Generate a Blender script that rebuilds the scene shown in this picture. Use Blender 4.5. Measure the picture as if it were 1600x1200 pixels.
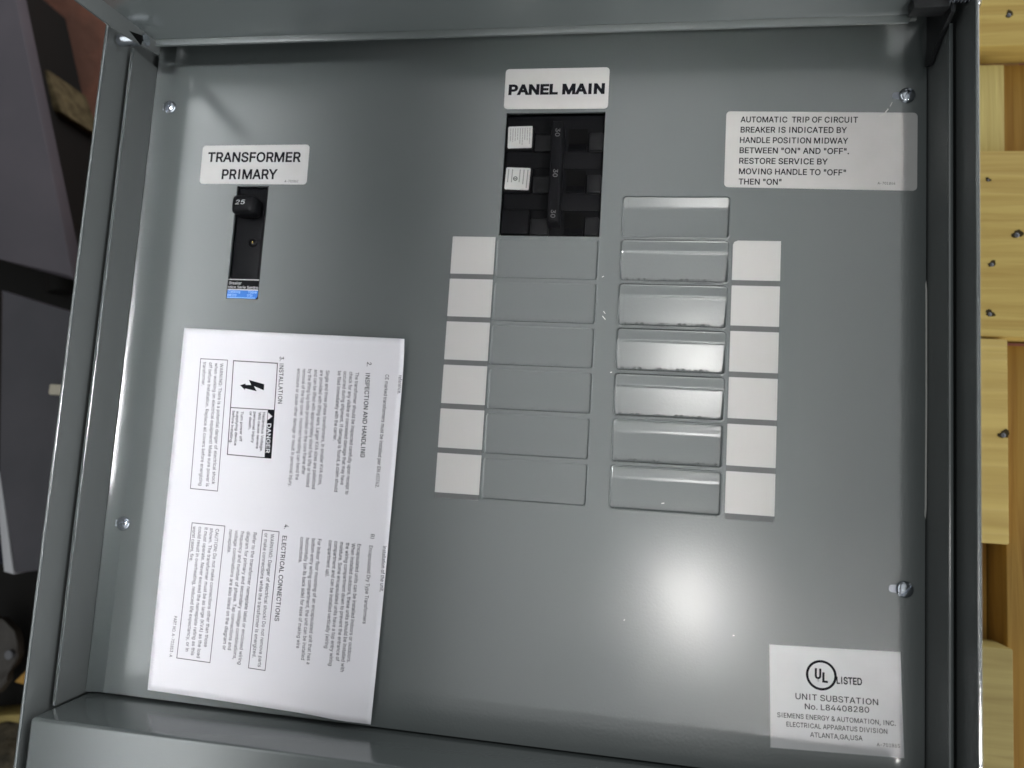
import bpy, bmesh, math, random, os
from mathutils import Vector, Matrix
from mathutils.geometry import interpolate_bezier

random.seed(7)
S = 0.0254            # the scene is laid out in inches and built in metres
R = math.radians
scene = bpy.context.scene
for o in list(bpy.data.objects):
    bpy.data.objects.remove(o)
COL = scene.collection

# ------------------------------------------------------------------ camera
cam_data = bpy.data.cameras.new('camera')
cam_data.sensor_width = 36.0
cam_data.lens = 24.299
cam_data.clip_start = 0.01
cam_data.clip_end = 60.0
cam = bpy.data.objects.new('camera', cam_data)
COL.objects.link(cam)
right = Vector((0.9874336491, 0.0606985360, -0.1459125640))
up = Vector((-0.0456355108, 0.9934823321, 0.1044521708))
back = Vector((0.1513016482, -0.0964807937, 0.9837678932))
mw = Matrix((right, up, back)).transposed().to_4x4()
mw.translation = Vector((1.359, -0.902, 15.223)) * S
cam.matrix_world = mw
scene.camera = cam
cam_data.dof.use_dof = True
cam_data.dof.focus_distance = 15.4 * S
cam_data.dof.aperture_fstop = 5.6

# ------------------------------------------------------------------ world and lamps (an unlit workshop corner under strip lamps, plus added fills)
world = bpy.data.worlds.new('World')
scene.world = world
world.use_nodes = True
wn = world.node_tree
wb = wn.nodes['Background']
# dim workshop with an added low glow from the right to light inner walls
wtc = wn.nodes.new('ShaderNodeTexCoord')
wsx = wn.nodes.new('ShaderNodeSeparateXYZ')
wn.links.new(wtc.outputs['Generated'], wsx.inputs['Vector'])
wz = wn.nodes.new('ShaderNodeMapRange')
wz.interpolation_type = 'SMOOTHSTEP'
for k, v in (('From Min', 0.72), ('From Max', 0.25), ('To Min', 0.0), ('To Max', 1.0)):
    wz.inputs[k].default_value = v
wn.links.new(wsx.outputs['Z'], wz.inputs['Value'])
wx = wn.nodes.new('ShaderNodeMapRange')
wx.interpolation_type = 'SMOOTHSTEP'
for k, v in (('From Min', -0.2), ('From Max', 0.7), ('To Min', 0.0), ('To Max', 1.0)):
    wx.inputs[k].default_value = v
wn.links.new(wsx.outputs['X'], wx.inputs['Value'])
wm = wn.nodes.new('ShaderNodeMath')
wm.operation = 'MULTIPLY'
wn.links.new(wz.outputs['Result'], wm.inputs[0])
wn.links.new(wx.outputs['Result'], wm.inputs[1])
wa = wn.nodes.new('ShaderNodeMath')
wa.operation = 'MULTIPLY_ADD'
wa.inputs[1].default_value = 2.7
wa.inputs[2].default_value = 0.045
wn.links.new(wm.outputs['Value'], wa.inputs[0])
wb.inputs['Color'].default_value = (0.95, 0.98, 1.0, 1)
wn.links.new(wa.outputs['Value'], wb.inputs['Strength'])


def lamp(name, loc, sx, sy, radiance, colour=(1, 1, 1), aim=(0, 0, 0), spread=180):
    d = bpy.data.lights.new(name, 'AREA')
    d.shape = 'RECTANGLE'
    d.size = sx * S
    d.size_y = sy * S
    d.energy = radiance * math.pi * d.size * d.size_y
    d.color = colour
    d.spread = R(spread)
    o = bpy.data.objects.new(name, d)
    COL.objects.link(o)
    o.location = Vector(loc) * S
    z = (Vector(loc) - Vector(aim)).normalized()
    y = Vector((0, 1, 0))
    x = y.cross(z).normalized()
    y = z.cross(x)
    o.matrix_world = Matrix((x, y, z)).transposed().to_4x4()
    o.matrix_world.translation = Vector(loc) * S
    return o


lamp('work_lamp', (9.9, -15.0, 60), 4.5, 8.0, 13, (1.0, 0.98, 0.95))
lamp('left_fill_light', (-9.2, 2.0, 60), 6.5, 34, 0.9, (0.97, 0.98, 1.0), (-9.2, 2.0, 0), 7.6)  # added narrow fill, pools light on the left of the sheet
lamp('right_fill_light', (31.0, -36.5, 68), 4.0, 15, 1.25, (1.0, 0.99, 0.975), (0.7, 2.2, 0), 6.6)  # two added narrow fills, pool light on the middle and right
lamp('right_fill_light', (35.9, -36.5, 68), 4.0, 15, 1.0, (1.0, 0.99, 0.975), (5.6, 2.2, 0), 7.6)
lamp('strip_lamp', (-57, 0, 69), 2.5, 150, 4.2, (0.95, 0.99, 1.0), (-57, 0, 0))
lamp('strip_lamp', (-53, 0, 70), 18, 150, 0.72, (0.94, 0.98, 0.975), (-53, 0, 0))
lamp('strip_lamp', (-71, 0, 70), 18, 150, 1.6, (0.94, 0.98, 1.0), (-71, 0, 0))
lamp('ceiling_lamp', (-3, 0, 72), 34, 150, 0.55, (0.95, 0.99, 1.0), (-3, 0, 0))
lamp('ceiling_lamp', (30, 0, 72), 30, 150, 0.42, (0.94, 0.995, 0.985), (30, 0, 0))

scene.view_settings.view_transform = 'Standard'
scene.view_settings.look = 'None'
scene.view_settings.exposure = 0.0
scene.view_settings.gamma = 1.0
scene.view_settings.use_curve_mapping = False
scene.cycles.use_denoising = True
scene.cycles.max_bounces = 8
scene.cycles.filter_width = 1.6


# ------------------------------------------------------------------ materials
def mat(name, col, rough=0.5, spec=0.5, metal=0.0, bump=None, var=None, coat=0.0, ior=1.5, smudge=0.0):
    """bump = (scale per metre, strength, distance); var = (scale, second colour, low, high)."""
    m = bpy.data.materials.new(name)
    m.use_nodes = True
    nt = m.node_tree
    b = nt.nodes['Principled BSDF']
    b.inputs['Base Color'].default_value = (*col, 1)
    b.inputs['Roughness'].default_value = rough
    b.inputs['Specular IOR Level'].default_value = spec
    b.inputs['Metallic'].default_value = metal
    b.inputs['IOR'].default_value = ior
    if coat:
        b.inputs['Coat Weight'].default_value = coat
        b.inputs['Coat Roughness'].default_value = 0.1
    tc = nt.nodes.new('ShaderNodeTexCoord')
    if smudge:
        ns = nt.nodes.new('ShaderNodeTexNoise')
        ns.inputs['Scale'].default_value = 18
        ns.inputs['Detail'].default_value = 5
        ns.inputs['Distortion'].default_value = 0.8
        nt.links.new(tc.outputs['Object'], ns.inputs['Vector'])
        rs = nt.nodes.new('ShaderNodeMapRange')
        rs.inputs['From Min'].default_value = 0.3
        rs.inputs['From Max'].default_value = 0.7
        rs.inputs['To Min'].default_value = rough - smudge
        rs.inputs['To Max'].default_value = rough + smudge
        nt.links.new(ns.outputs['Fac'], rs.inputs['Value'])
        nt.links.new(rs.outputs['Result'], b.inputs['Roughness'])
    if bump:
        n = nt.nodes.new('ShaderNodeTexNoise')
        n.inputs['Scale'].default_value = bump[0]
        n.inputs['Detail'].default_value = 3
        nt.links.new(tc.outputs['Object'], n.inputs['Vector'])
        bp = nt.nodes.new('ShaderNodeBump')
        bp.inputs['Strength'].default_value = bump[1]
        bp.inputs['Distance'].default_value = bump[2]
        nt.links.new(n.outputs['Fac'], bp.inputs['Height'])
        nt.links.new(bp.outputs['Normal'], b.inputs['Normal'])
    if var:
        n2 = nt.nodes.new('ShaderNodeTexNoise')
        n2.inputs['Scale'].default_value = var[0]
        n2.inputs['Detail'].default_value = 6
        nt.links.new(tc.outputs['Object'], n2.inputs['Vector'])
        mr = nt.nodes.new('ShaderNodeMapRange')
        mr.inputs['From Min'].default_value = var[2]
        mr.inputs['From Max'].default_value = var[3]
        nt.links.new(n2.outputs['Fac'], mr.inputs['Value'])
        mx = nt.nodes.new('ShaderNodeMix')
        mx.data_type = 'RGBA'
        mx.inputs['A'].default_value = (*col, 1)
        mx.inputs['B'].default_value = (*var[1], 1)
        nt.links.new(mr.outputs['Result'], mx.inputs['Factor'])
        nt.links.new(mx.outputs['Result'], b.inputs['Base Color'])
    return m


def wood(name, c1, c2, along='X', rough=0.6, deep=0.0012, fine=1.0):
    m = bpy.data.materials.new(name)
    m.use_nodes = True
    nt = m.node_tree
    b = nt.nodes['Principled BSDF']
    b.inputs['Roughness'].default_value = rough
    b.inputs['Specular IOR Level'].default_value = 0.3
    tc = nt.nodes.new('ShaderNodeTexCoord')
    mp = nt.nodes.new('ShaderNodeMapping')
    mp.inputs['Scale'].default_value = (5, 110, 60) if along == 'X' else (110, 5, 60)
    nt.links.new(tc.outputs['Object'], mp.inputs['Vector'])
    n = nt.nodes.new('ShaderNodeTexNoise')
    n.inputs['Scale'].default_value = 1.6 * fine
    n.inputs['Detail'].default_value = 8
    n.inputs['Distortion'].default_value = 0.7
    nt.links.new(mp.outputs['Vector'], n.inputs['Vector'])
    r = nt.nodes.new('ShaderNodeValToRGB')
    r.color_ramp.elements[0].position = 0.32
    r.color_ramp.elements[0].color = (*c2, 1)
    r.color_ramp.elements[1].position = 0.62
    r.color_ramp.elements[1].color = (*c1, 1)
    nt.links.new(n.outputs['Fac'], r.inputs['Fac'])
    nt.links.new(r.outputs['Color'], b.inputs['Base Color'])
    bp = nt.nodes.new('ShaderNodeBump')
    bp.inputs['Strength'].default_value = 0.7
    bp.inputs['Distance'].default_value = deep
    nt.links.new(n.outputs['Fac'], bp.inputs['Height'])
    nt.links.new(bp.outputs['Normal'], b.inputs['Normal'])
    return m


M = {
    'paint': mat('grey_enamel', (0.094, 0.107, 0.106), 0.2, 1.0, bump=(700, 0.085, 0.0005), ior=1.8, smudge=0.025),
    'paint_in': mat('grey_enamel_wall', (0.11, 0.118, 0.116), 0.4, 0.3, bump=(500, 0.04, 0.0006)),
    'label': mat('white_vinyl', (0.47, 0.465, 0.455), 0.42, 0.4, var=(60, (0.45, 0.445, 0.435), 0.35, 0.65)),
    'label_ul': mat('white_paper_sticker', (0.66, 0.66, 0.665), 0.5, 0.3, var=(60, (0.635, 0.635, 0.64), 0.35, 0.65)),
    'label_matt': mat('white_paper_label', (0.46, 0.455, 0.445), 0.6, 0.25, bump=(900, 0.08, 0.0003)),
    'band': mat('dark_grey_print', (0.105, 0.11, 0.11), 0.5, 0.3),
    'paper': mat('bright_paper', (0.70, 0.69, 0.72), 0.55, 0.3, bump=(700, 0.06, 0.0003)),
    'ink': mat('black_ink', (0.008, 0.008, 0.011), 0.7, 0.05),
    'ink_soft': mat('grey_ink', (0.045, 0.045, 0.055), 0.7, 0.2),
    'ink_faint': mat('faint_grey_ink', (0.22, 0.22, 0.22), 0.7, 0.2),
    'black': mat('black_phenolic', (0.006, 0.006, 0.007), 0.4, 0.1, bump=(900, 0.12, 0.0004)),
    'black_deep': mat('black_recess', (0.004, 0.004, 0.004), 0.7, 0.05),
    'emboss': mat('embossed_black', (0.011, 0.011, 0.012), 0.3, 0.22),
    'white_mark': mat('white_mark', (0.55, 0.55, 0.55), 0.5, 0.3),
    'grey_mark': mat('grey_mark', (0.17, 0.17, 0.17), 0.5, 0.3),
    'blue': mat('blue_print', (0.035, 0.17, 0.55), 0.45, 0.3),
    'pale_blue': mat('pale_blue_print', (0.30, 0.50, 0.82), 0.45, 0.3),
    'chrome': mat('zinc_plate', (0.58, 0.61, 0.66), 0.2, 0.5, 1.0, bump=(500, 0.15, 0.0005)),
    'zinc_dull': mat('dull_zinc', (0.30, 0.32, 0.36), 0.35, 0.5, 0.8),
    'brass': mat('brass', (0.55, 0.38, 0.12), 0.25, 0.5, 1.0),
    'dark_steel': mat('dark_steel', (0.018, 0.019, 0.02), 0.45, 0.25, 0.0),
    'worn_lit': mat('worn_and_lit_paint', (0.5, 0.5, 0.47), 0.3, 0.5),  # pale tone for enamel chips and the painted edge highlight
    'pine': wood('pale_pine', (0.68, 0.50, 0.150), (0.54, 0.36, 0.098)),
    'pine_rough': wood('rough_pine', (0.64, 0.47, 0.14), (0.48, 0.325, 0.085), 'X', 0.55, 0.004, 0.45),
    'pine_dim': wood('shade_dimmed_pine', (0.40, 0.315, 0.11), (0.31, 0.23, 0.075)),  # pine darkened to paint the shade on the lower deck board
    'pine_y': wood('pale_pine_end', (0.64, 0.52, 0.18), (0.55, 0.42, 0.14), 'Y'),
    'pine_dark': wood('orange_pine', (0.46, 0.27, 0.06), (0.34, 0.175, 0.035), 'Y'),
    'nail': mat('dark_nail', (0.16, 0.16, 0.17), 0.35, 0.5, 0.8),
    'nail_hole': mat('dent_and_shadow', (0.06, 0.045, 0.02), 0.8, 0.1),  # dark of the dents and of the shadows round the nail heads
    'floor': mat('stained_floor', (0.40, 0.165, 0.11), 0.75, 0.2, bump=(60, 0.4, 0.003),
                 var=(9, (0.23, 0.115, 0.085), 0.4, 0.62)),
    'purple': mat('dull_grey_sheet', (0.098, 0.086, 0.10), 0.55, 0.35, var=(14, (0.085, 0.076, 0.089), 0.4, 0.6)),
    'purple_dark': mat('charcoal_sheet', (0.072, 0.068, 0.078), 0.55, 0.35, var=(14, (0.06, 0.058, 0.067), 0.4, 0.6)),
    'trim': mat('pale_trim', (0.5, 0.5, 0.52), 0.5, 0.3),
    'navy': mat('navy_cloth', (0.010, 0.011, 0.020), 0.8, 0.2),
    'rubber': mat('black_rubber_and_shade', (0.012, 0.011, 0.010), 0.7, 0.2),
    'tan': mat('tan_offcut', (0.16, 0.125, 0.065), 0.8, 0.2, var=(90, (0.07, 0.052, 0.026), 0.35, 0.65)),
    'stone': mat('grey_brown_rubble', (0.11, 0.09, 0.06), 0.9, 0.2, bump=(200, 0.8, 0.004),
                 var=(60, (0.04, 0.035, 0.025), 0.35, 0.65)),
    'ivory': mat('ivory_card', (0.55, 0.50, 0.40), 0.6, 0.3),
    'cast': mat('cast_iron', (0.028, 0.022, 0.017), 0.4, 0.5, 0.2, bump=(300, 0.3, 0.001)),
}


# ------------------------------------------------------------------ mesh helpers (all coordinates in inches, world frame)
class MB:
    def __init__(self):
        self.bm = bmesh.new()

    def poly(self, pts):
        return self.bm.faces.new([self.bm.verts.new(p) for p in pts])

    def box(self, x0, y0, z0, x1, y1, z1, bevel=0.0, seg=2, rot=0.0):
        v = [self.bm.verts.new((x, y, z)) for x in (x0, x1) for y in (y0, y1) for z in (z0, z1)]
        fs = [self.bm.faces.new([v[i] for i in q]) for q in
              ((0, 1, 3, 2), (4, 6, 7, 5), (0, 4, 5, 1), (2, 3, 7, 6), (0, 2, 6, 4), (1, 5, 7, 3))]
        if rot:
            bmesh.ops.rotate(self.bm, verts=v, cent=((x0 + x1) / 2, (y0 + y1) / 2, 0), matrix=Matrix.Rotation(rot, 3, 'Z'))
        if bevel:
            es = list({e for f in fs for e in f.edges})
            bmesh.ops.bevel(self.bm, geom=es, offset=bevel, segments=seg, profile=0.5, affect='EDGES')
        return self

    def prism(self, pts, z0, z1, bevel=0.0):
        """closed solid from a counter-clockwise outline; z0/z1 numbers or functions of (x, y)"""
        f0 = z0 if callable(z0) else (lambda x, y: z0)
        f1 = z1 if callable(z1) else (lambda x, y: z1)
        a = [self.bm.verts.new((x, y, f0(x, y))) for x, y in pts]
        b = [self.bm.verts.new((x, y, f1(x, y))) for x, y in pts]
        n = len(pts)
        top = self.bm.faces.new(b)
        self.bm.faces.new(a[::-1])
        for i in range(n):
            j = (i + 1) % n
            self.bm.faces.new((a[i], a[j], b[j], b[i]))
        if bevel:
            bmesh.ops.bevel(self.bm, geom=list(top.edges), offset=bevel, segments=2, profile=0.5, affect='EDGES')
        return self

    def grid(self, xs, ys, zf, skip=None):
        vs = {}

        def V(i, j):
            if (i, j) not in vs:
                vs[i, j] = self.bm.verts.new((xs[i], ys[j], zf(xs[i], ys[j])))
            return vs[i, j]
        for i in range(len(xs) - 1):
            for j in range(len(ys) - 1):
                if skip and skip((xs[i] + xs[i + 1]) / 2, (ys[j] + ys[j + 1]) / 2):
                    continue
                self.bm.faces.new((V(i, j), V(i + 1, j), V(i + 1, j + 1), V(i, j + 1)))
        return self

    def tube(self, pts, r, n=10, caps=True):
        pts = [Vector(p) for p in pts]
        rings = []
        for i, p in enumerate(pts):
            t = (pts[min(i + 1, len(pts) - 1)] - pts[max(i - 1, 0)]).normalized()
            a = Vector((0, 0, 1)) if abs(t.z) < 0.9 else Vector((1, 0, 0))
            u = t.cross(a).normalized()
            w = t.cross(u)
            rr = r[i] if isinstance(r, (list, tuple)) else r
            rings.append([self.bm.verts.new(p + (u * math.cos(k * 2 * math.pi / n) + w * math.sin(k * 2 * math.pi / n)) * rr)
                          for k in range(n)])
        for a, b in zip(rings, rings[1:]):
            for k in range(n):
                self.bm.faces.new((a[k], a[(k + 1) % n], b[(k + 1) % n], b[k]))
        if caps:
            self.bm.faces.new(rings[0][::-1])
            self.bm.faces.new(rings[-1])
        return self

    def dome(self, cx, cy, z0, r, h, slot=None, n=36, rings=10):
        """low round head; slot = (angle, half width, depth)"""
        prev = None
        for k in range(rings + 1):
            t = k / rings
            rr = r * math.cos(t * math.pi / 2) if k < rings else 0.0
            zz = z0 + h * math.sin(t * math.pi / 2)
            ring = []
            for q in range(n if rr > 1e-6 else 1):
                a = q * 2 * math.pi / n
                x, y = rr * math.cos(a), rr * math.sin(a)
                z = zz
                if slot and k > 0:
                    d = abs(-x * math.sin(slot[0]) + y * math.cos(slot[0]))
                    if d < slot[1]:
                        z = max(z0, zz - slot[2])
                ring.append(self.bm.verts.new((cx + x, cy + y, z)))
            if prev:
                m = len(prev)
                for q in range(m):
                    b = [prev[q], prev[(q + 1) % m]]
                    if len(ring) > 1:
                        b += [ring[(q + 1) % m], ring[q]]
                    else:
                        b += [ring[0]]
                    self.bm.faces.new(b)
            prev = ring
        return self


WORLD = {}       # world origin (inches) of every object made


def thing(name, org, label=None, cat=None, group=None):
    o = bpy.data.objects.new(name, None)
    o.empty_display_size = 0.02
    COL.objects.link(o)
    o.location = Vector(org) * S
    WORLD[o.name] = Vector(org)
    tag(o, label, cat, group)
    return o


def tag(o, label=None, cat=None, group=None, kind=None):
    for k, v in (('label', label), ('category', cat), ('group', group), ('kind', kind)):
        if v:
            o[k] = v
    return o


def obj(name, mb, material, parent=None, smooth=False, angle=35, label=None, org=None, flat_level=False):
    bm = mb.bm
    bmesh.ops.recalc_face_normals(bm, faces=bm.faces[:]) if not getattr(mb, 'keep', False) else None
    co = [v.co for v in bm.verts]
    lo = Vector([min(c[i] for c in co) for i in range(3)])
    hi = Vector([max(c[i] for c in co) for i in range(3)])
    org = Vector(org) if org else Vector(((lo.x + hi.x) / 2, (lo.y + hi.y) / 2, lo.z))
    for v in bm.verts:
        v.co = (v.co - org) * S
    me = bpy.data.meshes.new(name)
    bm.to_mesh(me)
    bm.free()
    me.materials.append(M[material] if isinstance(material, str) else material)
    if smooth:
        for p in me.polygons:
            p.use_smooth = True
        me.set_sharp_from_angle(angle=R(angle))
        if flat_level:
            for p in me.polygons:
                p.use_smooth = abs(p.normal.z) < 0.99999
    o = bpy.data.objects.new(name, me)
    COL.objects.link(o)
    WORLD[o.name] = org
    put(o, org, parent)
    if label:
        o['label'] = label
    return o


def put(o, org, parent=None):
    if parent:
        o.parent = parent
        o.location = (Vector(org) - WORLD[parent.name]) * S
    else:
        o.location = Vector(org) * S
    WORLD[o.name] = Vector(org)


def copy_to(src, org, parent, name=None):
    c = src.copy()
    COL.objects.link(c)
    put(c, org, parent)
    return c


def lift(mb, z):
    """give a flat upward sheet of faces in mb a small body below it"""
    r = bmesh.ops.extrude_face_region(mb.bm, geom=mb.bm.faces[:])
    for v in [g for g in r['geom'] if isinstance(g, bmesh.types.BMVert)]:
        v.co.z -= z
    return mb


# ------------------------------------------------------------------ lettering
def load_font():
    try:
        p = os.path.join(bpy.utils.resource_path('LOCAL'), 'datafiles', 'fonts', 'Inter.woff2')
        return bpy.data.fonts.load(p)
    except Exception:
        return None


FONT = load_font()
_cache = {}


def area2(p):
    return sum(p[i - 1][0] * p[i][1] - p[i][0] * p[i - 1][1] for i in range(len(p)))


def outlines(text, res):
    """sampled closed contours of a line of text"""
    c = bpy.data.curves.new('lettering', 'FONT')
    if FONT:
        c.font = FONT
    c.body = text
    c.size = 1.0
    o = bpy.data.objects.new('lettering', c)
    COL.objects.link(o)
    dg = bpy.context.evaluated_depsgraph_get()
    cu = o.evaluated_get(dg).to_curve(dg)
    res_ = []
    for sp in cu.splines:
        bp = sp.bezier_points
        pts = []
        for i in range(len(bp)):
            a, b = bp[i], bp[(i + 1) % len(bp)]
            d = b.co - a.co
            bend = 0.0
            for h in (a.handle_right, b.handle_left):
                v = h - a.co
                bend = max(bend, abs(d.x * v.y - d.y * v.x) / (d.length + 1e-9))
            k = 2 if bend < 0.002 else res + 1
            seg = interpolate_bezier(a.co, a.handle_right, b.handle_left, b.co, k)
            pts += [(p.x, p.y) for p in seg[:-1]]
        clean = []
        for p in pts:
            if not clean or abs(p[0] - clean[-1][0]) + abs(p[1] - clean[-1][1]) > 1e-4:
                clean.append(p)
        if len(clean) > 2 and abs(clean[0][0] - clean[-1][0]) + abs(clean[0][1] - clean[-1][1]) < 1e-4:
            clean.pop()
        if len(clean) == 12:                     # an I with slab ends: keep only its stem
            xs_ = sorted(p[0] for p in clean)
            ys_ = sorted(p[1] for p in clean)
            lo = ys_[0] + 0.3 * (ys_[-1] - ys_[0])
            cut = sorted(a[0] + (b[0] - a[0]) * (lo - a[1]) / (b[1] - a[1]) for a, b in zip(clean, clean[1:] + clean[:1])
                         if (a[1] > lo) != (b[1] > lo))
            if len(cut) == 2 and abs(sum(cut) - xs_[0] - xs_[-1]) < 0.03 and cut[1] - cut[0] < 0.5 * (xs_[-1] - xs_[0]):
                box = [(cut[0], ys_[0]), (cut[1], ys_[0]), (cut[1], ys_[-1]), (cut[0], ys_[-1])]
                clean = box if area2(clean) > 0 else box[::-1]
        if len(clean) > 2:
            res_.append(clean)
    bpy.data.objects.remove(o)
    bpy.data.curves.remove(c)
    return res_


def grow(p, b):
    """move a contour outwards (to its right-hand side where its area is negative)"""
    out = []
    n = len(p)
    for i in range(n):
        a, q, c = Vector(p[i - 1]), Vector(p[i]), Vector(p[(i + 1) % n])
        u, v = (q - a).normalized(), (c - q).normalized()
        n1, n2 = Vector((u.y, -u.x)), Vector((v.y, -v.x))
        m = n1 + n2
        if m.length < 0.3:
            m = n1
            k = 1.0
        else:
            m.normalize()
            k = min(1.6, 1.0 / max(0.5, m.dot(n1)))
        out.append((q.x + m.x * b * k, q.y + m.y * b * k))
    return out


CAP = max(p[1] for c in outlines('H', 3) for p in c)


def glyphs(text, bold=0.0, res=3):
    """a line of text as thin trapezoids (non-zero winding fill), cap height 1, with its width"""
    key = (text, bold, res)
    if key in _cache:
        return _cache[key]
    cs = [[(x / CAP, y / CAP) for x, y in c] for c in outlines(text, res)]
    big = max(cs, key=lambda c: abs(area2(c)))
    if area2(big) < 0:
        cs = [c[::-1] for c in cs]
    if bold:
        cs = [grow(c, bold) for c in cs]
    x0 = min(p[0] for c in cs for p in c)
    x1 = max(p[0] for c in cs for p in c)
    tol = 0.012 if res > 2 else 0.03
    vs, fs = [], []
    # contours that overlap sideways belong to one letter
    spans = sorted((min(p[0] for p in c), max(p[0] for p in c), i) for i, c in enumerate(cs))
    groups = []
    for lo, hi, i in spans:
        if groups and lo < groups[-1][0]:
            groups[-1][0] = max(hi, groups[-1][0])
            groups[-1][1].append(i)
        else:
            groups.append([hi, [i]])
    for _, idx in groups:
        edges = []
        for i in idx:
            c = cs[i]
            for k in range(len(c)):
                (ax, ay), (bx, by) = c[k - 1], c[k]
                if abs(ay - by) > 1e-7:
                    edges.append((ax, ay, bx, by, 1) if ay < by else (bx, by, ax, ay, -1))
        lv = []
        for y in sorted({e[1] for e in edges} | {e[3] for e in edges}):
            if not lv or y - lv[-1] > tol:
                lv.append(y)
        fine = []
        for a, b in zip(lv, lv[1:]):
            n = max(1, int((b - a) / 0.25 + 0.5))
            fine += [a + (b - a) * q / n for q in range(n)]
        lv = fine + [max(e[3] for e in edges)]
        for a, b in zip(lv, lv[1:]):
            m = (a + b) / 2
            hit = []
            for ax, ay, bx, by, w in edges:
                if ay <= m < by:
                    g = (bx - ax) / (by - ay)
                    ya, yb = max(a, ay), min(b, by)
                    hit.append((ax + g * (m - ay), ax + g * (ya - ay), ax + g * (yb - ay), w))
            hit.sort()
            wind = 0
            for h in hit:
                was = wind
                wind += h[3]
                if was == 0 and wind != 0:
                    start = h
                elif was != 0 and wind == 0:
                    if h[0] - start[0] < 1e-4:
                        continue
                    q = len(vs)
                    vs += [(start[1] - x0, a, 0.0), (h[1] - x0, a, 0.0), (h[2] - x0, b, 0.0), (start[2] - x0, b, 0.0)]
                    fs.append((q, q + 1, q + 2, q + 3))
    _cache[key] = (vs, fs, x1 - x0)
    return _cache[key]


def text_into(mb, line, zf, bold=0.0, res=3, slant=0.0):
    """line = (text, x0, y0, x1, y1, cap height): baseline from its start to its end"""
    t, x0, y0, x1, y1, h = line
    vs, fs, w = glyphs(t, bold, res)
    d = Vector((x1 - x0, y1 - y0))
    n = Vector((-d.y, d.x)).normalized() * h
    d = d / w
    vv = []
    for u, v, lay in vs:
        x = x0 + d.x * (u + slant * v) + n.x * v
        y = y0 + d.y * (u + slant * v) + n.y * v
        vv.append(mb.bm.verts.new((x, y, (zf(x, y) if callable(zf) else zf) + lay)))
    mb.keep = True
    for f in fs:
        mb.bm.faces.new([vv[i] for i in f])
    return mb


def stroke(mb, a, b, w, zf):
    """a printed rule from a to b"""
    a, b = Vector(a), Vector(b)
    n = int(max(1, (b - a).length / 0.35))
    t = (b - a).normalized()
    p = Vector((-t.y, t.x)) * w / 2
    z = zf if callable(zf) else (lambda x, y: zf)
    prev = None
    for i in range(n + 1):
        q = a + (b - a) * i / n
        e = 0 if 0 < i < n else w / 2
        q = q + t * (e if i == n else -e if i == 0 else 0)
        cur = [mb.bm.verts.new((v.x, v.y, z(v.x, v.y))) for v in (q - p, q + p)]
        if prev:
            mb.bm.faces.new((prev[0], cur[0], cur[1], prev[1]))
        prev = cur
    return mb


def frame(mb, pts, w, zf):
    for i in range(len(pts)):
        stroke(mb, pts[i], pts[(i + 1) % len(pts)], w, zf)
    return mb


def rounded(q, r, seg=6, cut=()):
    """rounded outline (counter-clockwise) of a quad given TL, TR, BL, BR"""
    tl, tr, bl, br = [Vector(p) for p in q]
    ring = [bl, br, tr, tl]
    out = []
    for i, p in enumerate(ring):
        a = (ring[i - 1] - p).normalized()
        b = (ring[(i + 1) % 4] - p).normalized()
        if r <= 0:
            out.append((p.x, p.y))
            continue
        for k in range(seg + 1):
            t = k / seg
            c = p + a * r * (1 - t) ** 2 + b * r * t ** 2
            out.append((c.x, c.y))
    return out


def rect(x0, y0, x1, y1):
    return [(x0, y1), (x1, y1), (x0, y0), (x1, y0)]


def span(a, b, step):
    n = max(1, round((b - a) / step))
    return [a + (b - a) * i / n for i in range(n + 1)]

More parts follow.
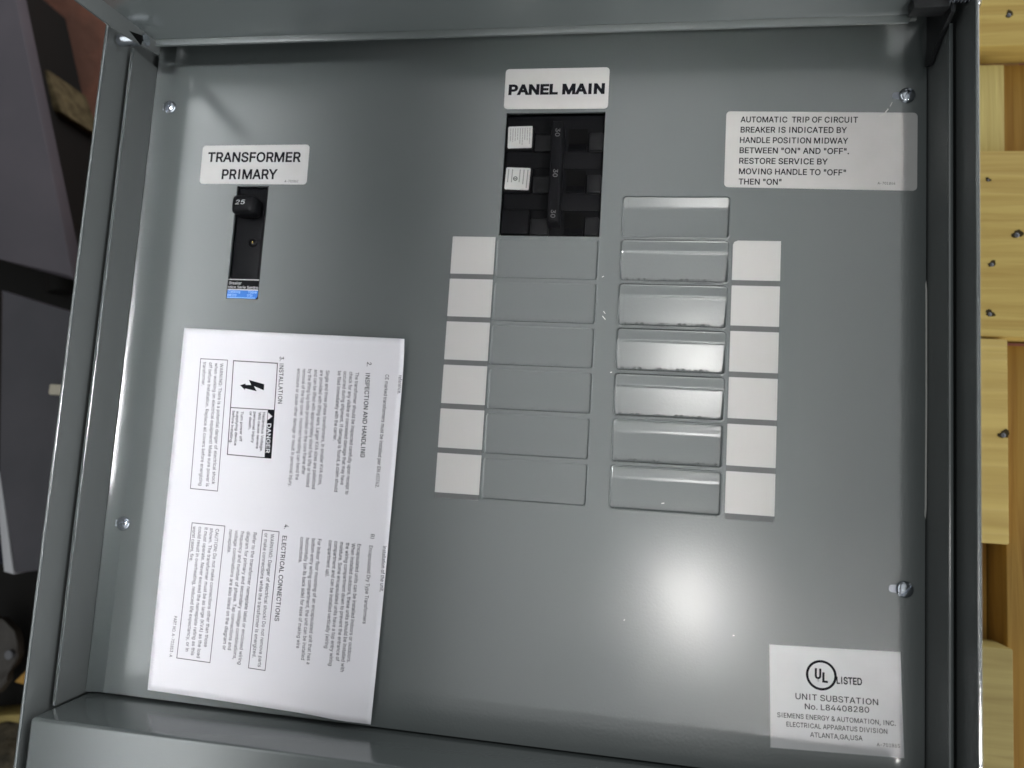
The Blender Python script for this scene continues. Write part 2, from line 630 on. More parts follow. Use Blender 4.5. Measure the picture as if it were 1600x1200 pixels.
# ------------------------------------------------------------------ lines of print: (text, start x, start y, end x, end y, cap height) in inches
BOOKLET_TEXT = [
 ('reference.', -3.537, 0.644, -3.538, 0.224, 0.083),
 ('CE marked transformers must be installed per EN 60742.', -3.852, 0.65, -3.904, -1.902, 0.083),
 ('2.', -4.31, 0.917, -4.318, 0.821, 0.104),
 ('INSPECTION AND HANDLING', -4.332, 0.663, -4.316, -1.25, 0.104),
 ('The transformer should be inspected carefully upon receipt to', -4.581, 0.67, -4.604, -2.099, 0.083),
 ('check for any visible or concealed damage that may have', -4.728, 0.679, -4.739, -1.892, 0.083),
 ('occurred during shipment. If damage is found, a claim should', -4.873, 0.684, -4.873, -2.06, 0.083),
 ('be filed immediately with the carrier.', -5.015, 0.687, -5.002, -0.912, 0.083),
 ('Single and three phase transformers, in smaller KVA sizes,', -5.311, 0.688, -5.27, -1.937, 0.083),
 ('are provided with lifting ears. Larger KVA sizes are palletized', -5.456, 0.692, -5.422, -2.036, 0.083),
 ('and can be lifted with appropriately sized fork lifts or hoisted', -5.602, 0.697, -5.567, -1.998, 0.083),
 ('by the lifting lug bolts provided on the core frame after', -5.751, 0.702, -5.7, -1.726, 0.083),
 ('removal of the top cover. Incorrect handling can bend the', -5.896, 0.702, -5.845, -1.857, 0.083),
 ('enclosure or cause other damage or result in personal injury.', -6.033, 0.706, -6.001, -2.018, 0.083),
 ('3. INSTALLATION', -6.501, 0.969, -6.451, -0.131, 0.104),
 ('Hazardous Voltage.', -6.809, -0.356, -6.792, -1.27, 0.062),
 ('Will cause severe', -6.918, -0.355, -6.901, -1.206, 0.062),
 ('personal injury', -7.043, -0.352, -7.028, -1.08, 0.062),
 ('or death.', -7.145, -0.351, -7.135, -0.776, 0.062),
 ('Turn power off', -7.369, -0.363, -7.335, -1.066, 0.062),
 ('supplying device', -7.483, -0.358, -7.461, -1.165, 0.062),
 ('before installing.', -7.586, -0.358, -7.582, -1.121, 0.062),
 ('WARNING: There is a potential danger of electrical shock', -8.028, 0.755, -7.932, -2.1, 0.083),
 ('when working on electrical equipment! Make sure power is', -8.166, 0.756, -8.079, -2.16, 0.083),
 ('off before installation. Replace all covers before energizing', -8.317, 0.766, -8.261, -2.152, 0.083),
 ('transformer.', -8.476, 0.771, -8.454, 0.196, 0.083),
 ('installation of the unit.', -3.616, -3.162, -3.606, -4.15, 0.083),
 ('B)', -3.916, -2.927, -3.917, -3.026, 0.083),
 ('Encapsulated Dry Type Transformers', -3.935, -3.179, -3.941, -4.866, 0.083),
 ('Encapsulated units can be installed indoors or outdoors.', -4.213, -3.168, -4.222, -5.718, 0.083),
 ('When installed outdoors, these units should be installed with', -4.351, -3.165, -4.351, -5.927, 0.083),
 ('the wiring compartment down to prevent the entrance of', -4.487, -3.161, -4.487, -5.716, 0.083),
 ('moisture. Some encapsulated units have a top entry wiring', -4.628, -3.16, -4.642, -5.836, 0.083),
 ('compartment and can be installed vertically (wiring', -4.763, -3.151, -4.78, -5.479, 0.083),
 ('compartment up).', -4.901, -3.143, -4.909, -3.948, 0.083),
 ('For indoor floor mounting of an encapsulated unit that has a', -5.168, -3.137, -5.17, -5.866, 0.083),
 ('bottom entry wiring compartment, the unit can be installed', -5.312, -3.139, -5.308, -5.791, 0.083),
 ('horizontally (on its back side) for ease of making wire', -5.458, -3.136, -5.453, -5.555, 0.083),
 ('connections.', -5.593, -3.131, -5.584, -3.698, 0.083),
 ('4.', -6.012, -2.879, -6.015, -2.976, 0.104),
 ('ELECTRICAL CONNECTIONS', -6.035, -3.134, -6.036, -5.026, 0.104),
 ('WARNING: Danger of electrical shock! Do not remove parts', -6.326, -3.118, -6.337, -6.063, 0.083),
 ('or make connections while the transformer is energized.', -6.479, -3.114, -6.489, -5.872, 0.083),
 ('Refer to the transformer nameplate label or enclosed wiring', -6.759, -3.12, -6.828, -6.063, 0.083),
 ('diagram for primary and secondary voltage combinations,', -6.925, -3.113, -6.963, -5.964, 0.083),
 ('frequency and number of phase. Tap connections and', -7.075, -3.112, -7.112, -5.776, 0.083),
 ('voltage combinations are also listed on the diagram or', -7.221, -3.109, -7.242, -5.79, 0.083),
 ('nameplate.', -7.371, -3.105, -7.364, -3.636, 0.083),
 ('CAUTION: Do not make connections other than those', -7.718, -3.112, -7.71, -5.773, 0.083),
 ('shown. The transformer must be as large (KVA) as the load', -7.859, -3.109, -7.864, -6.033, 0.083),
 ('it must operate. Never exceed the nameplate rating as this', -7.999, -3.103, -8.018, -5.992, 0.083),
 ('could result in overheating, reduced life expectancy, or in', -8.152, -3.1, -8.165, -5.92, 0.083),
 ('worst cases, fire.', -8.301, -3.101, -8.297, -3.905, 0.083),
 ('PART NO. A-701853-A', -8.542, -5.169, -8.556, -6.088, 0.075),
]
CORNERS = [(-9.076, 1.58), (-3.436, 1.458), (-3.558, -6.925), (-9.018, -6.876)]
WARN1 = [(-8.552, 0.848), (-7.845, 0.839), (-7.769, -2.248), (-8.469, -2.235)]
WARN2 = [(-6.542, -3.049), (-6.129, -3.056), (-6.152, -6.119), (-6.561, -6.11)]
CAUT = [(-8.333, -3.022), (-7.492, -3.034), (-7.523, -6.103), (-8.364, -6.092)]
DANG = [(-7.687, 0.831), (-6.548, 0.811), (-6.5, -1.405), (-7.611, -1.385)]
DIV = [(-7.629, -0.282), (-6.529, -0.289)]
BAR = [(-6.691, -0.294), (-6.529, -0.294), (-6.5, -1.405), (-6.664, -1.398)]
DTXT = [(-6.702, -0.609), (-6.644, -1.292)]
TRI = [(-6.746, -0.362), (-6.739, -0.533), (-6.585, -0.443)]
BOLT = [(-6.84, 0.306), (-7.245, 0.393), (-7.176, 0.275), (-7.318, 0.269), (-7.322, 0.302), (-7.458, 0.254), (-7.322, 0.15), (-7.319, 0.185), (-7.014, 0.132), (-7.099, 0.249), (-6.837, 0.161)]
TRIP = [
 ('AUTOMATIC  TRIP OF CIRCUIT', 3.778, 6.653, 6.228, 6.614, 0.128),
 ('BREAKER IS INDICATED BY', 3.785, 6.416, 6.006, 6.384, 0.128),
 ('HANDLE POSITION MIDWAY', 3.777, 6.178, 6.034, 6.141, 0.128),
 ('BETWEEN "ON" AND "OFF".', 3.776, 5.942, 6.057, 5.907, 0.128),
 ('RESTORE SERVICE BY', 3.775, 5.701, 5.626, 5.675, 0.128),
 ('MOVING HANDLE TO "OFF"', 3.776, 5.461, 5.998, 5.429, 0.128),
 ('THEN "ON"', 3.776, 5.227, 4.677, 5.218, 0.128),
 ('A-701864', 6.64, 5.23, 6.992, 5.224, 0.055),
]
TRANS = [
 ('TRANSFORMER', -8.965, 5.783, -6.505, 5.776, 0.235),
 ('PRIMARY', -8.538, 5.342, -7.075, 5.343, 0.235),
 ('A-701862', -6.872, 5.254, -6.519, 5.255, 0.06),
]
PM = [
 ('PANEL MAIN', -1.488, 7.397, 0.753, 7.385, 0.225),
]
UL = [
 ('LISTED', 5.964, -5.137, 6.444, -5.115, 0.13),
 ('UNIT SUBSTATION', 5.186, -5.52, 6.749, -5.468, 0.113),
 ('No. L84408280', 5.37, -5.698, 6.584, -5.63, 0.108),
 ('SIEMENS ENERGY & AUTOMATION, INC.', 4.843, -5.91, 7.075, -5.823, 0.09),
 ('ELECTRICAL APPARATUS DIVISION', 5.023, -6.07, 6.922, -5.992, 0.09),
 ('ATLANTA,GA,USA', 5.481, -6.219, 6.464, -6.176, 0.09),
 ('A-701865', 6.729, -6.248, 7.156, -6.227, 0.065),
]
NUM = [
 ('25', -8.115, 4.675, -7.873, 4.682, 0.11),
]



# ------------------------------------------------------------------ the setting
mb = MB()
mb.box(-70, -60, -12.5, 60, 60, -11.0)
tag(obj('floor', mb, 'floor'), kind='structure')

# ------------------------------------------------------------------ the electrical panel lying on its back
XL, XR, YB, ZR, ZS = -10.593, 7.641, -7.12, 1.603, 0.941
panel = thing('electrical_panel', (-1.5, 0, -5.5),
              'grey metal electrical panel lying open on its back, white stickers on its front', 'electrical panel')

# outer shell: thin walls and a back plate
OL, OR, OB, OT = XL - 0.18, XR + 0.18, -10.8, 9.3
mb = MB()
t = 0.065
mb.box(OL - t, OB, -5.5, OL, OT, ZR - 0.04)
mb.box(OR, OB, -5.5, OR + t, OT, ZR - 0.04)
mb.box(OL, OB, -5.5, OR, OB + t, 1.2)
mb.box(OL, OT - t, -5.5, OR, OT, 0.83)
mb.box(OL, OB + t, -5.5, OR, OT - t, -5.42)
mb.box(-10.5, 8.42, 0.75, 7.08, 9.2, 0.83)  # unseen top flange, added so its dark underside reflects in the sheet
shell = obj('enclosure_wall', mb, 'paint_in', panel)
for xa in (OL - t, OR):
    mb = MB()
    mb.box(xa - 0.002, OB, ZR - 0.04, xa + t + 0.002, OT, ZR, 0.012)
    obj('wall_rim', mb, 'paint', shell, True)

for x0, x1 in ((XL - 0.075, XL), (XR, XR + 0.075)):
    mb = MB()
    mb.box(x0, YB + 0.02, -1.5, x1, 8.24, ZS - 0.04)
    fl = obj('side_flange', mb, 'paint_in', panel, True)
    mb = MB()
    mb.box(x0 - 0.001, YB + 0.02, ZS - 0.04, x1 + 0.001, 8.24, ZS, 0.012)
    obj('flange_edge', mb, 'paint', fl, True)

mb = MB()
mb.box(XL + 0.01, OB + 0.08, -0.6, XR - 0.01, YB, ZR, 0.075, 4)
obj('bottom_channel', mb, 'paint', panel, True)

# ---- dead front: one sheet with its openings, left edge rolled, top edge bent back
MAIN = (-1.498, 4.0, 0.795, 6.945)
SIDE = (-8.10, 2.348, -7.275, 5.157)
PLATES_L = [(-1.55, 2.985 - k, 0.815, 3.945 - k) for k in range(6)]
PLATES_R = [(1.265, 3.985 - k, 3.635, 4.955 - k) for k in range(7)]
HOLES = [MAIN, SIDE] + PLATES_L + PLATES_R


def left_roll(x):
    """the left edge of the sheet is rolled up in a shallow flare"""
    prof = ((-10.15, 0.0), (-10.45, 11.0), (-10.6, 19.0))
    z = 0.0
    for (xa, ta), (xb, tb) in zip(prof, prof[1:]):
        if x >= xa:
            break
        xe = max(x, xb)
        te = ta + (tb - ta) * (xa - xe) / (xa - xb)
        z += (xa - xe) * math.tan(R((ta + te) / 2))
    return z


def sheet_z(x, y):
    z = left_roll(x)
    return z


def in_hole(x, y):
    return any(h[0] < x < h[2] and h[1] < y < h[3] for h in HOLES)


xs = sorted(set([round(v, 4) for v in span(XL + 0.012, -10.1, 0.02) + [7.0, 7.61] + [h[i] for h in HOLES for i in (0, 2)]
                 + [-10.0, 6.8]]))
ys = sorted(set([round(v, 4) for v in [YB + 0.045, 8.05] + [h[i] for h in HOLES for i in (1, 3)]]))
mb = MB()
mb.grid(xs, ys, sheet_z, in_hole)
mb.grid([x for x in xs if -10.0 <= x <= 6.8], span(8.05, 9.0, 0.06), sheet_z)
flat = lambda x, y: left_roll(x)
mb.grid([x for x in xs if x <= -10.0], [8.05, 9.2], flat)
mb.grid([x for x in xs if x >= 6.8], [8.05, 9.2], flat)
bmesh.ops.remove_doubles(mb.bm, verts=mb.bm.verts[:], dist=1e-5)
mb.keep = True
dead_front = obj('dead_front', mb, 'paint', panel, True, 30, flat_level=True)
sol = dead_front.modifiers.new('thickness', 'SOLIDIFY')
sol.thickness = 0.055 * S
sol.offset = -1
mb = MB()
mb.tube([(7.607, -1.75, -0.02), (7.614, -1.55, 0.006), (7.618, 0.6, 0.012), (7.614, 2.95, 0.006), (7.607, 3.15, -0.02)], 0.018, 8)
obj('edge_highlight', mb, 'worn_lit', dead_front, True)  # pale bead paints the lit line along the right edge


# ---- pressed filler plates
def plate(w, h, band, band_deg, deg, noise, seed, ends=1.0, step=0.0):
    """height field of one filler, its lower left corner at (0, 0)"""
    rnd = random.Random(seed)
    ph = [rnd.uniform(0, 6.28) for _ in range(6)]
    m, r = 0.03, 0.07
    total = band * math.tan(R(band_deg)) + (h - 2 * m - band) * math.tan(R(deg)) if deg > 3 else 0.0

    def sd(x, y):
        qx = abs(x - w / 2) - (w / 2 - m - r)
        qy = abs(y - h / 2) - (h / 2 - m - r)
        return -(math.hypot(max(qx, 0), max(qy, 0)) + min(max(qx, qy), 0) - r)

    def z(x, y):
        d = sd(x, y)
        bead = (0.026 if ends < 1 else 0.019) * math.exp(-((d + 0.002) / 0.017) ** 2)
        if ends < 1 and min(y, h - y) < min(x, w - x):
            bead *= ends
        if d <= -0.02:
            return bead * max(0.0, 1 - (-(d) - 0.02) / 0.01) if d > -0.03 else 0.0
        if d <= 0:
            return bead
        tt = max(0.0, h - m - y)
        a = math.tan(R(band_deg))
        b = math.tan(R(deg))
        s = 0.05
        if tt < band - s:
            dep = tt * a
        elif tt > band + s:
            dep = band * a + (tt - band) * b
        else:
            u = (tt - (band - s)) / (2 * s)
            dep = (band - s) * a + 2 * s * (a * u + (b - a) * u * u / 2)
        side = min(d, x - m, w - m - x, y - m) if tt > 0 else d
        side = max(0.0, min(x - m, w - m - x, y - m, d + 0.03))
        wall = 0.012 + side * (2.6 if y - m < 0.05 else 2.2)
        if step:
            u = min(1.0, max(0.0, (tt - band + 0.035) / 0.07))
            dep += step * u * u * (3 - 2 * u)
        dep = dep + 0.006 - 0.42 * total
        dep = max(-wall, min(dep, wall))
        k = math.exp(-((y - m - 0.045) / 0.03) ** 2) * noise
        dep -= k * max(0.0, math.sin(31 * x + ph[0]) * math.sin(17 * x + ph[1]) + 0.4 * math.sin(53 * x + ph[2]))
        e = min(1.0, d / 0.012)
        return bead - dep * e
    mb = MB()
    gx = sorted(set([0.0, w] + span(0.005, 0.14, 0.009) + span(0.14, w - 0.14, 0.04 if not noise else 0.02) + span(w - 0.14, w - 0.005, 0.009)))
    gy = sorted(set([0.0, h] + span(0.005, 0.16, 0.008) + span(0.16, h - 0.40, 0.04) + span(h - 0.40, h - 0.14, 0.015) + span(h - 0.14, h - 0.005, 0.009)))
    mb.grid(gx, gy, z)
    mb.keep = True
    return mb


def shifted(mb, dx, dy):
    for v in mb.bm.verts:
        v.co.x += dx
        v.co.y += dy
    return mb


first = None
for k, (x0, y0, x1, y1) in enumerate(PLATES_L):
    if first is None:
        first = obj('filler_plate', shifted(plate(x1 - x0, y1 - y0, 0.2, 3.0, 2.6, 0.004, 3, 0.12), x0, y0), 'paint', dead_front, True, 80,
                    org=(x0, y0, 0))
    else:
        copy_to(first, (x0, y0, 0), dead_front)
first = None
for k, (x0, y0, x1, y1) in enumerate(PLATES_R):
    w_, h_ = x1 - x0, y1 - y0
    if k == 0:                       # the topmost plate has a steeper shoulder and a flatter face
        obj('filler_plate', shifted(plate(w_, h_, 0.26, 17.5, 4.0, 0.003, 10), x0, y0), 'paint', dead_front, True, 80, org=(x0, y0, 0))
    elif k in (5, 6):
        obj('filler_plate', shifted(plate(w_, h_, 0.24, (12.6, 10.6)[k - 5], (1.5, 0.0)[k - 5], 0.016 if k == 5 else 0.003, 14 + k), x0, y0),
            'paint', dead_front, True, 80, org=(x0, y0, 0))
    elif first is None:
        first = obj('filler_plate', shifted(plate(w_, h_, 0.26, 3.0, 11.4, 0.018, 12, 1.0, 0.02), x0, y0), 'paint', dead_front, True, 80,
                    org=(x0, y0, 0))
    else:
        copy_to(first, (x0, y0, 0), dead_front)

# ---- slotted screws of the dead front
for (x, y), ang, side in (((-10.15, 7.22), 1.3, -1), ((-10.13, -3.18), 0.35, -1), ((7.21, 7.21), 1.2, -1), ((7.22, -3.18), 0.85, -1)):
    mb = MB()
    zs = left_roll(x)
    mb.dome(x, y, zs + 0.02, 0.168, 0.085, (ang, 0.032, 0.045), 64, 14)
    mb.tube([(x, y, -0.3), (x, y, zs + 0.03)], 0.165, 32)
    s = obj('slotted_screw', mb, 'chrome', dead_front, True, 40)
    mb = MB()
    mb.prism(rounded(rect(x + side * 0.29, y - 0.075, x + side * 0.02, y + 0.075), 0.07), zs - 0.08 if x < 0 else 0.0, zs + 0.012)
    obj('keyhole_slot', mb, 'zinc_dull', s)


# ---- printed labels
def label(name, quad, r, z=0.0, th=0.008, material='label', text=(), bold=0.0, ink='ink', note=None, parent=panel, tname='lettering'):
    mb = MB()
    mb.prism(rounded(quad, r), z, z + th)
    o = obj(name, mb, material, parent, label=note)
    if text:
        mb = MB()
        for l in text:
            small = l[5] < 0.07
            text_into(mb, l, z + th + 0.0025, 0.0 if small else bold, 2 if small else 4)
        obj(tname, mb, ink, o)
    return o


label('equipment_label', [(-1.583, 8.022), (0.843, 8.013), (-1.574, 7.042), (0.843, 7.018)], 0.10, text=PM, bold=0.085,
      note='white rounded label reading PANEL MAIN')
label('equipment_label', [(-9.132, 6.199), (-6.310, 6.209), (-9.116, 5.216), (-6.300, 5.204)], 0.10, text=TRANS, bold=0.045,
      note='white rounded label reading TRANSFORMER PRIMARY')
label('instruction_label', [(3.470, 6.912), (7.430, 6.822), (3.471, 5.167), (7.425, 5.093)], 0.10, text=TRIP, bold=0.03,
      note='wide white label about the automatic trip of the circuit breaker')
ul = label('approval_label', [(4.657, -4.509), (7.155, -4.406), (4.729, -6.513), (7.234, -6.416)], 0.0, material='label_ul',
           text=UL[1:], bold=0.012, note='square white label reading UL LISTED UNIT SUBSTATION')
mb = MB()
cx, cy, zt = 5.67, -5.008, 0.0105
n = 64
for i in range(n):
    a, b = 2 * math.pi * i / n, 2 * math.pi * (i + 1) / n
    mb.poly([(cx + r * math.cos(q), cy + r * math.sin(q), zt) for r, q in ((0.247, a), (0.295, a), (0.295, b), (0.247, b))])


def strip(mb, pts, z):
    mb.poly([(x, y, z) for x, y in pts])


ux, uy, uw, uh = 5.545, -5.090, 0.125, 0.210     # the U
k = 0.040
inner, outer = [], []
for i in range(13):
    a = math.pi + math.pi * i / 12
    outer.append((ux + uw / 2 + uw / 2 * math.cos(a), uy + uw / 2 + uw / 2 * math.sin(a)))
    inner.append((ux + uw / 2 + (uw / 2 - k) * math.cos(a), uy + uw / 2 + (uw / 2 - k) * math.sin(a)))
outer = [(ux, uy + uh)] + outer + [(ux + uw, uy + uh)]
inner = [(ux + k, uy + uh)] + inner + [(ux + uw - k, uy + uh)]
for i in range(len(outer) - 1):
    strip(mb, [outer[i], outer[i + 1], inner[i + 1], inner[i]], zt)
lx, ly = 5.690, -5.146                            # the L
strip(mb, [(lx, ly), (lx + 0.108, ly), (lx + 0.108, ly + 0.042), (lx + 0.042, ly + 0.042), (lx + 0.042, ly + 0.2), (lx, ly + 0.2)], zt)
text_into(mb, UL[0], zt, 0.045, 4)
obj('listing_mark', mb, 'ink', ul)
mb = MB()
text_into(mb, ('\u00ae', 5.59, -5.150, 5.638, -5.148, 0.05), zt, 0, 2)
obj('registered_mark', mb, 'ink_faint', ul)

for x0, w, y0, note in ((-2.578, 1.008, 3.963, 'left strip of six blank circuit labels'), (3.698, 1.0, 3.957, 'right strip of six blank circuit labels')):
    mb = MB()
    mb.prism(rounded(rect(x0 + 0.01, y0 - 6.0, x0 + w - 0.01, y0 - 0.03), 0.0), 0.0, 0.004)
    st = obj('circuit_label_strip', mb, 'band', panel, label=note)
    for k in range(6):
        q = rect(x0, y0 - k - 0.878, x0 + w, y0 - k)
        pts = rounded(q, 0.012)
        if x0 > 0 and k == 0:
            pts = [(x0, y0 - 0.878), (x0 + w, y0 - 0.878), (x0 + w, y0), (x0 + 0.10, y0), (x0 + 0.03, y0 - 0.03), (x0, y0 - 0.09)]
        mb = MB()
        mb.prism(pts, 0.0, 0.009)
        obj('blank_label', mb, 'label_matt', st)

# ---- chips and scratches in the enamel
for x, y, a, l, w in ((6.90, 7.02, 1.15, 0.10, 0.012), (6.80, 6.86, 0.95, 0.12, 0.03), (6.72, 6.78, 0.4, 0.09, 0.05), (0.92, 3.09, 0.5, 0.03, 0.02),
                      (0.99, 2.28, 2.2, 0.06, 0.014), (0.985, 2.16, 2.3, 0.09, 0.02), (2.42, -1.81, 0.2, 0.05, 0.018),
                      (1.20, 0.95, 0.3, 0.025, 0.02), (1.72, -4.3, 0.9, 0.018, 0.014), (3.95, -4.4, 0.2, 0.02, 0.014)):
    mb = MB()
    d = Vector((math.cos(a), math.sin(a))) * l / 2
    stroke(mb, (x - d.x, y - d.y), (x + d.x, y + d.y), w * 0.7, 0.0105 if y > 6.7 and x > 6 and y < 6.9 else 0.004)
    obj('paint_chip', mb, 'worn_lit', dead_front)

# ---- the door, hinged at the top and standing open
HY, HZ, LEAN = 8.47, 0.88, R(20)
DX0, DX1, DH = -10.11, 6.985, 2.75


def on_door(m):
    rot = Matrix.Rotation(-LEAN, 3, 'X')
    for v in m.bm.verts:
        p = rot @ v.co
        v.co = Vector((p.x, p.y + HY, p.z + HZ))
    return m


mb = MB()
pts = [(DX0, 0.0), (DX1, 0.0), (DX1 + 0.5, DH), (DX0 - 1.75, DH)]
a = [mb.bm.verts.new((x, 0.0, z)) for x, z in pts]
b_ = [mb.bm.verts.new((x, 0.055, z)) for x, z in pts]
mb.bm.faces.new(a)
mb.bm.faces.new(b_[::-1])
for i in range(4):
    j = (i + 1) % 4
    mb.bm.faces.new((a[i], b_[i], b_[j], a[j]))
door = obj('door', on_door(mb), 'paint', panel)
lipd = 0.165
mb = MB()
mb.prism([(DX0, 0.0), (DX0 + 0.02, -lipd), (DX1 - 0.09, -lipd), (DX1, 0.0)], -0.02, 0.035, 0.014)
for v in mb.bm.verts:
    v.co.y += HY
    v.co.z += HZ
obj('hinge_lip', mb, 'paint', door, True)
mb = MB()
pts = [(8.17, 0.73), (8.38, 0.75), (8.42, 1.0), (8.27, 2.65), (8.25, 3.0), (7.8, 3.36), (7.9, 2.08)]
a = [mb.bm.verts.new((-10.10, y, z)) for y, z in pts]
b_ = [mb.bm.verts.new((-10.05, y, z)) for y, z in pts]
mb.bm.faces.new(a)
mb.bm.faces.new(b_[::-1])
for i in range(len(pts)):
    j = (i + 1) % len(pts)
    mb.bm.faces.new((a[i], b_[i], b_[j], a[j]))
obj('side_return', mb, 'paint_in', door)
mb = MB()
mb.tube([(-10.73, 8.24, 1.25), (-10.02, 8.24, 1.25)], 0.13, 20)
obj('hinge_pin', mb, 'chrome', panel, True)
mb = MB()
pts = [(8.30, 1.30), (8.02, 1.38), (8.12, 1.78)]
a = [mb.bm.verts.new((-10.051, y, z)) for y, z in pts]
b_ = [mb.bm.verts.new((-10.043, y, z)) for y, z in pts]
mb.bm.faces.new(a)
mb.bm.faces.new(b_[::-1])
for i in range(3):
    j = (i + 1) % 3
    mb.bm.faces.new((a[i], b_[i], b_[j], a[j]))
obj('hinge_slot', mb, 'black_deep', panel)
mb = MB()
mb.box(6.82, 8.33, 1.02, 7.50, 8.75, 1.34, 0.02)
pts = [(8.9, 1.3), (8.25, 1.3), (8.05, 0.75), (7.72, 0.30), (7.78, 0.12), (8.2, 0.2), (8.9, 0.2)]
a = [mb.bm.verts.new((7.52, y, z)) for y, z in pts]
b = [mb.bm.verts.new((7.60, y, z)) for y, z in pts]
mb.bm.faces.new(a)
mb.bm.faces.new(b[::-1])
for i in range(len(pts)):
    j = (i + 1) % len(pts)
    mb.bm.faces.new((a[i], b[i], b[j], a[j]))
hb = obj('hinge_bracket', mb, 'dark_steel', panel, True)
mb = MB()
pts = []
for i in range(6 * 16 + 1):
    a = 2 * math.pi * i / 16
    pts.append((7.43 + 0.066 * i / 16, 8.52 + 0.13 * math.cos(a), 1.42 + 0.13 * math.sin(a)))
mb.tube(pts, 0.026, 8)
obj('hinge_spring', mb, 'chrome', hb, True)
mb = MB()
mb.tube([(OR + t, 8.44, 1.25), (OR + t + 0.10, 8.44, 1.25), (OR + t + 0.16, 8.44, 1.25)], [0.19, 0.19, 0.12], 24)
obj('hinge_bolt', mb, 'chrome', panel, True)

# ------------------------------------------------------------------ three-pole main breaker
main = thing('circuit_breaker', (-0.35, 5.47, -2.6), 'black three-pole breaker under the PANEL MAIN label, tie bar across its handles', 'circuit breaker',
             'breakers set in the panel front')
x0, y0, x1, y1 = MAIN
for k, (a, b) in enumerate(((5.662, y1 - 0.01), (4.662, 5.658), (y0 + 0.01, 4.658))):
    mb = MB()
    mb.box(x0 + 0.012, a, -2.6, x1 - 0.012, b, -0.14, 0.02)
    pole = obj('pole_housing', mb, 'black', main, True)
    top = (6.66, 5.66, 4.66)[k]
    mb = MB()
    mb.box(x0 + 0.03, top - 0.60, -0.16, -0.83, top - 0.02, -0.02 if k < 2 else -0.04, 0.025)
    pad = obj('raised_pad', mb, 'black', pole, True)
    mb = MB()
    mb.box(-0.80, top - 0.62, -0.16, -0.36, top - 0.21, -0.05, 0.035, 3)
    obj('on_tab', mb, 'emboss', pole, True)
    mb = MB()
    text_into(mb, ('ON', -0.72, top - 0.52, -0.45, top - 0.52, 0.16), -0.046, 0.02, 3)
    obj('embossed_mark', mb, 'emboss', pole)
    mb = MB()
    mb.box(0.46, top - 0.62, -0.16, 0.77, top - 0.20, 0.0, 0.03)
    obj('off_tab', mb, 'emboss', pole, True)
    mb = MB()
    text_into(mb, ('OFF', 0.49, top - 0.47, 0.74, top - 0.47, 0.13), 0.004, 0.02, 3)
    obj('embossed_mark', mb, 'emboss', pole)
    mb = MB()                                                     # ramp beside the handle
    mb.prism([(-0.02, top - 0.60), (0.41, top - 0.60), (0.41, top - 0.42), (-0.02, top - 0.42)], -0.2,
             lambda x, y: -0.05 - 0.09 * (1 if y > top - 0.5 else 0), 0.0)
    obj('handle_ramp', mb, 'black', pole)
    mb = MB()
    mb.box(-0.03, top - 0.42, -0.16, 0.41, top - 0.06, -0.132)
    obj('handle_recess', mb, 'black_deep', pole)
    if k < 2:
        rot = (0.02, -0.04)[k]
        c = Vector(((x0 + 0.03 - 0.83) / 2 - 0.0, top - 0.30))
        q = [Vector(p) for p in ((-0.285, 0.262), (0.285, 0.262), (-0.285, -0.262), (0.285, -0.262))]
        q = [Matrix.Rotation(rot, 2) @ p + c for p in q]
        mb = MB()
        mb.prism(rounded(q, 0.035), -0.02, -0.010)
        st = obj('rating_sticker', mb, 'label', pole, label=('small white sticker closely printed in grey', 'small white sticker with a round black mark')[k])
        mb = MB()
        rnd = random.Random(5 + k)
        for i in range(9 if k == 0 else 6):
            u = -0.225 + (0.45 / 8 if k == 0 else 0.45 / 5) * i
            if k == 1 and i in (2,):
                continue
            v = 0.21
            end = rnd.uniform(-0.21, -0.05)
            while v > end:
                l = rnd.uniform(0.02, 0.07)
                p = Matrix.Rotation(rot, 2) @ Vector((u, v)) + c
                p2 = Matrix.Rotation(rot, 2) @ Vector((u, max(end, v - l))) + c
                if (p - p2).length > 0.008:
                    stroke(mb, p, p2, 0.016 if k == 0 else 0.024, -0.0085)
                v -= l + rnd.uniform(0.012, 0.03)
        obj('fine_print', mb, 'ink_faint', st)
        if k == 1:
            mb = MB()
            p = Matrix.Rotation(rot, 2) @ Vector((-0.05, 0.0)) + c
            for i in range(24):
                a, b = 2 * math.pi * i / 24, 2 * math.pi * (i + 1) / 24
                mb.poly([(p.x + r * math.cos(q_), p.y + r * math.sin(q_), -0.0085) for r, q_ in ((0.036, a), (0.052, a), (0.052, b), (0.036, b))])
            stroke(mb, (p.x - 0.02, p.y + 0.008), (p.x + 0.022, p.y + 0.008), 0.012, -0.008)
            stroke(mb, (p.x - 0.02, p.y - 0.012), (p.x + 0.022, p.y - 0.012), 0.012, -0.008)
            obj('approval_mark', mb, 'ink', st)
mb = MB()
mb.box(-0.375, 4.23, -0.15, -0.115, 6.56, 0.36, 0.03, 3)
bar = obj('handle_tie_bar', mb, 'black', main, True)
mb = MB()
for yt, yb in ((6.385, 6.195), (5.43, 5.25), (4.49, 4.31)):
    text_into(mb, ('30', -0.285, yt, -0.29, yb, 0.10), 0.3635, 0.01, 4)
obj('rating_number', mb, 'grey_mark', bar)

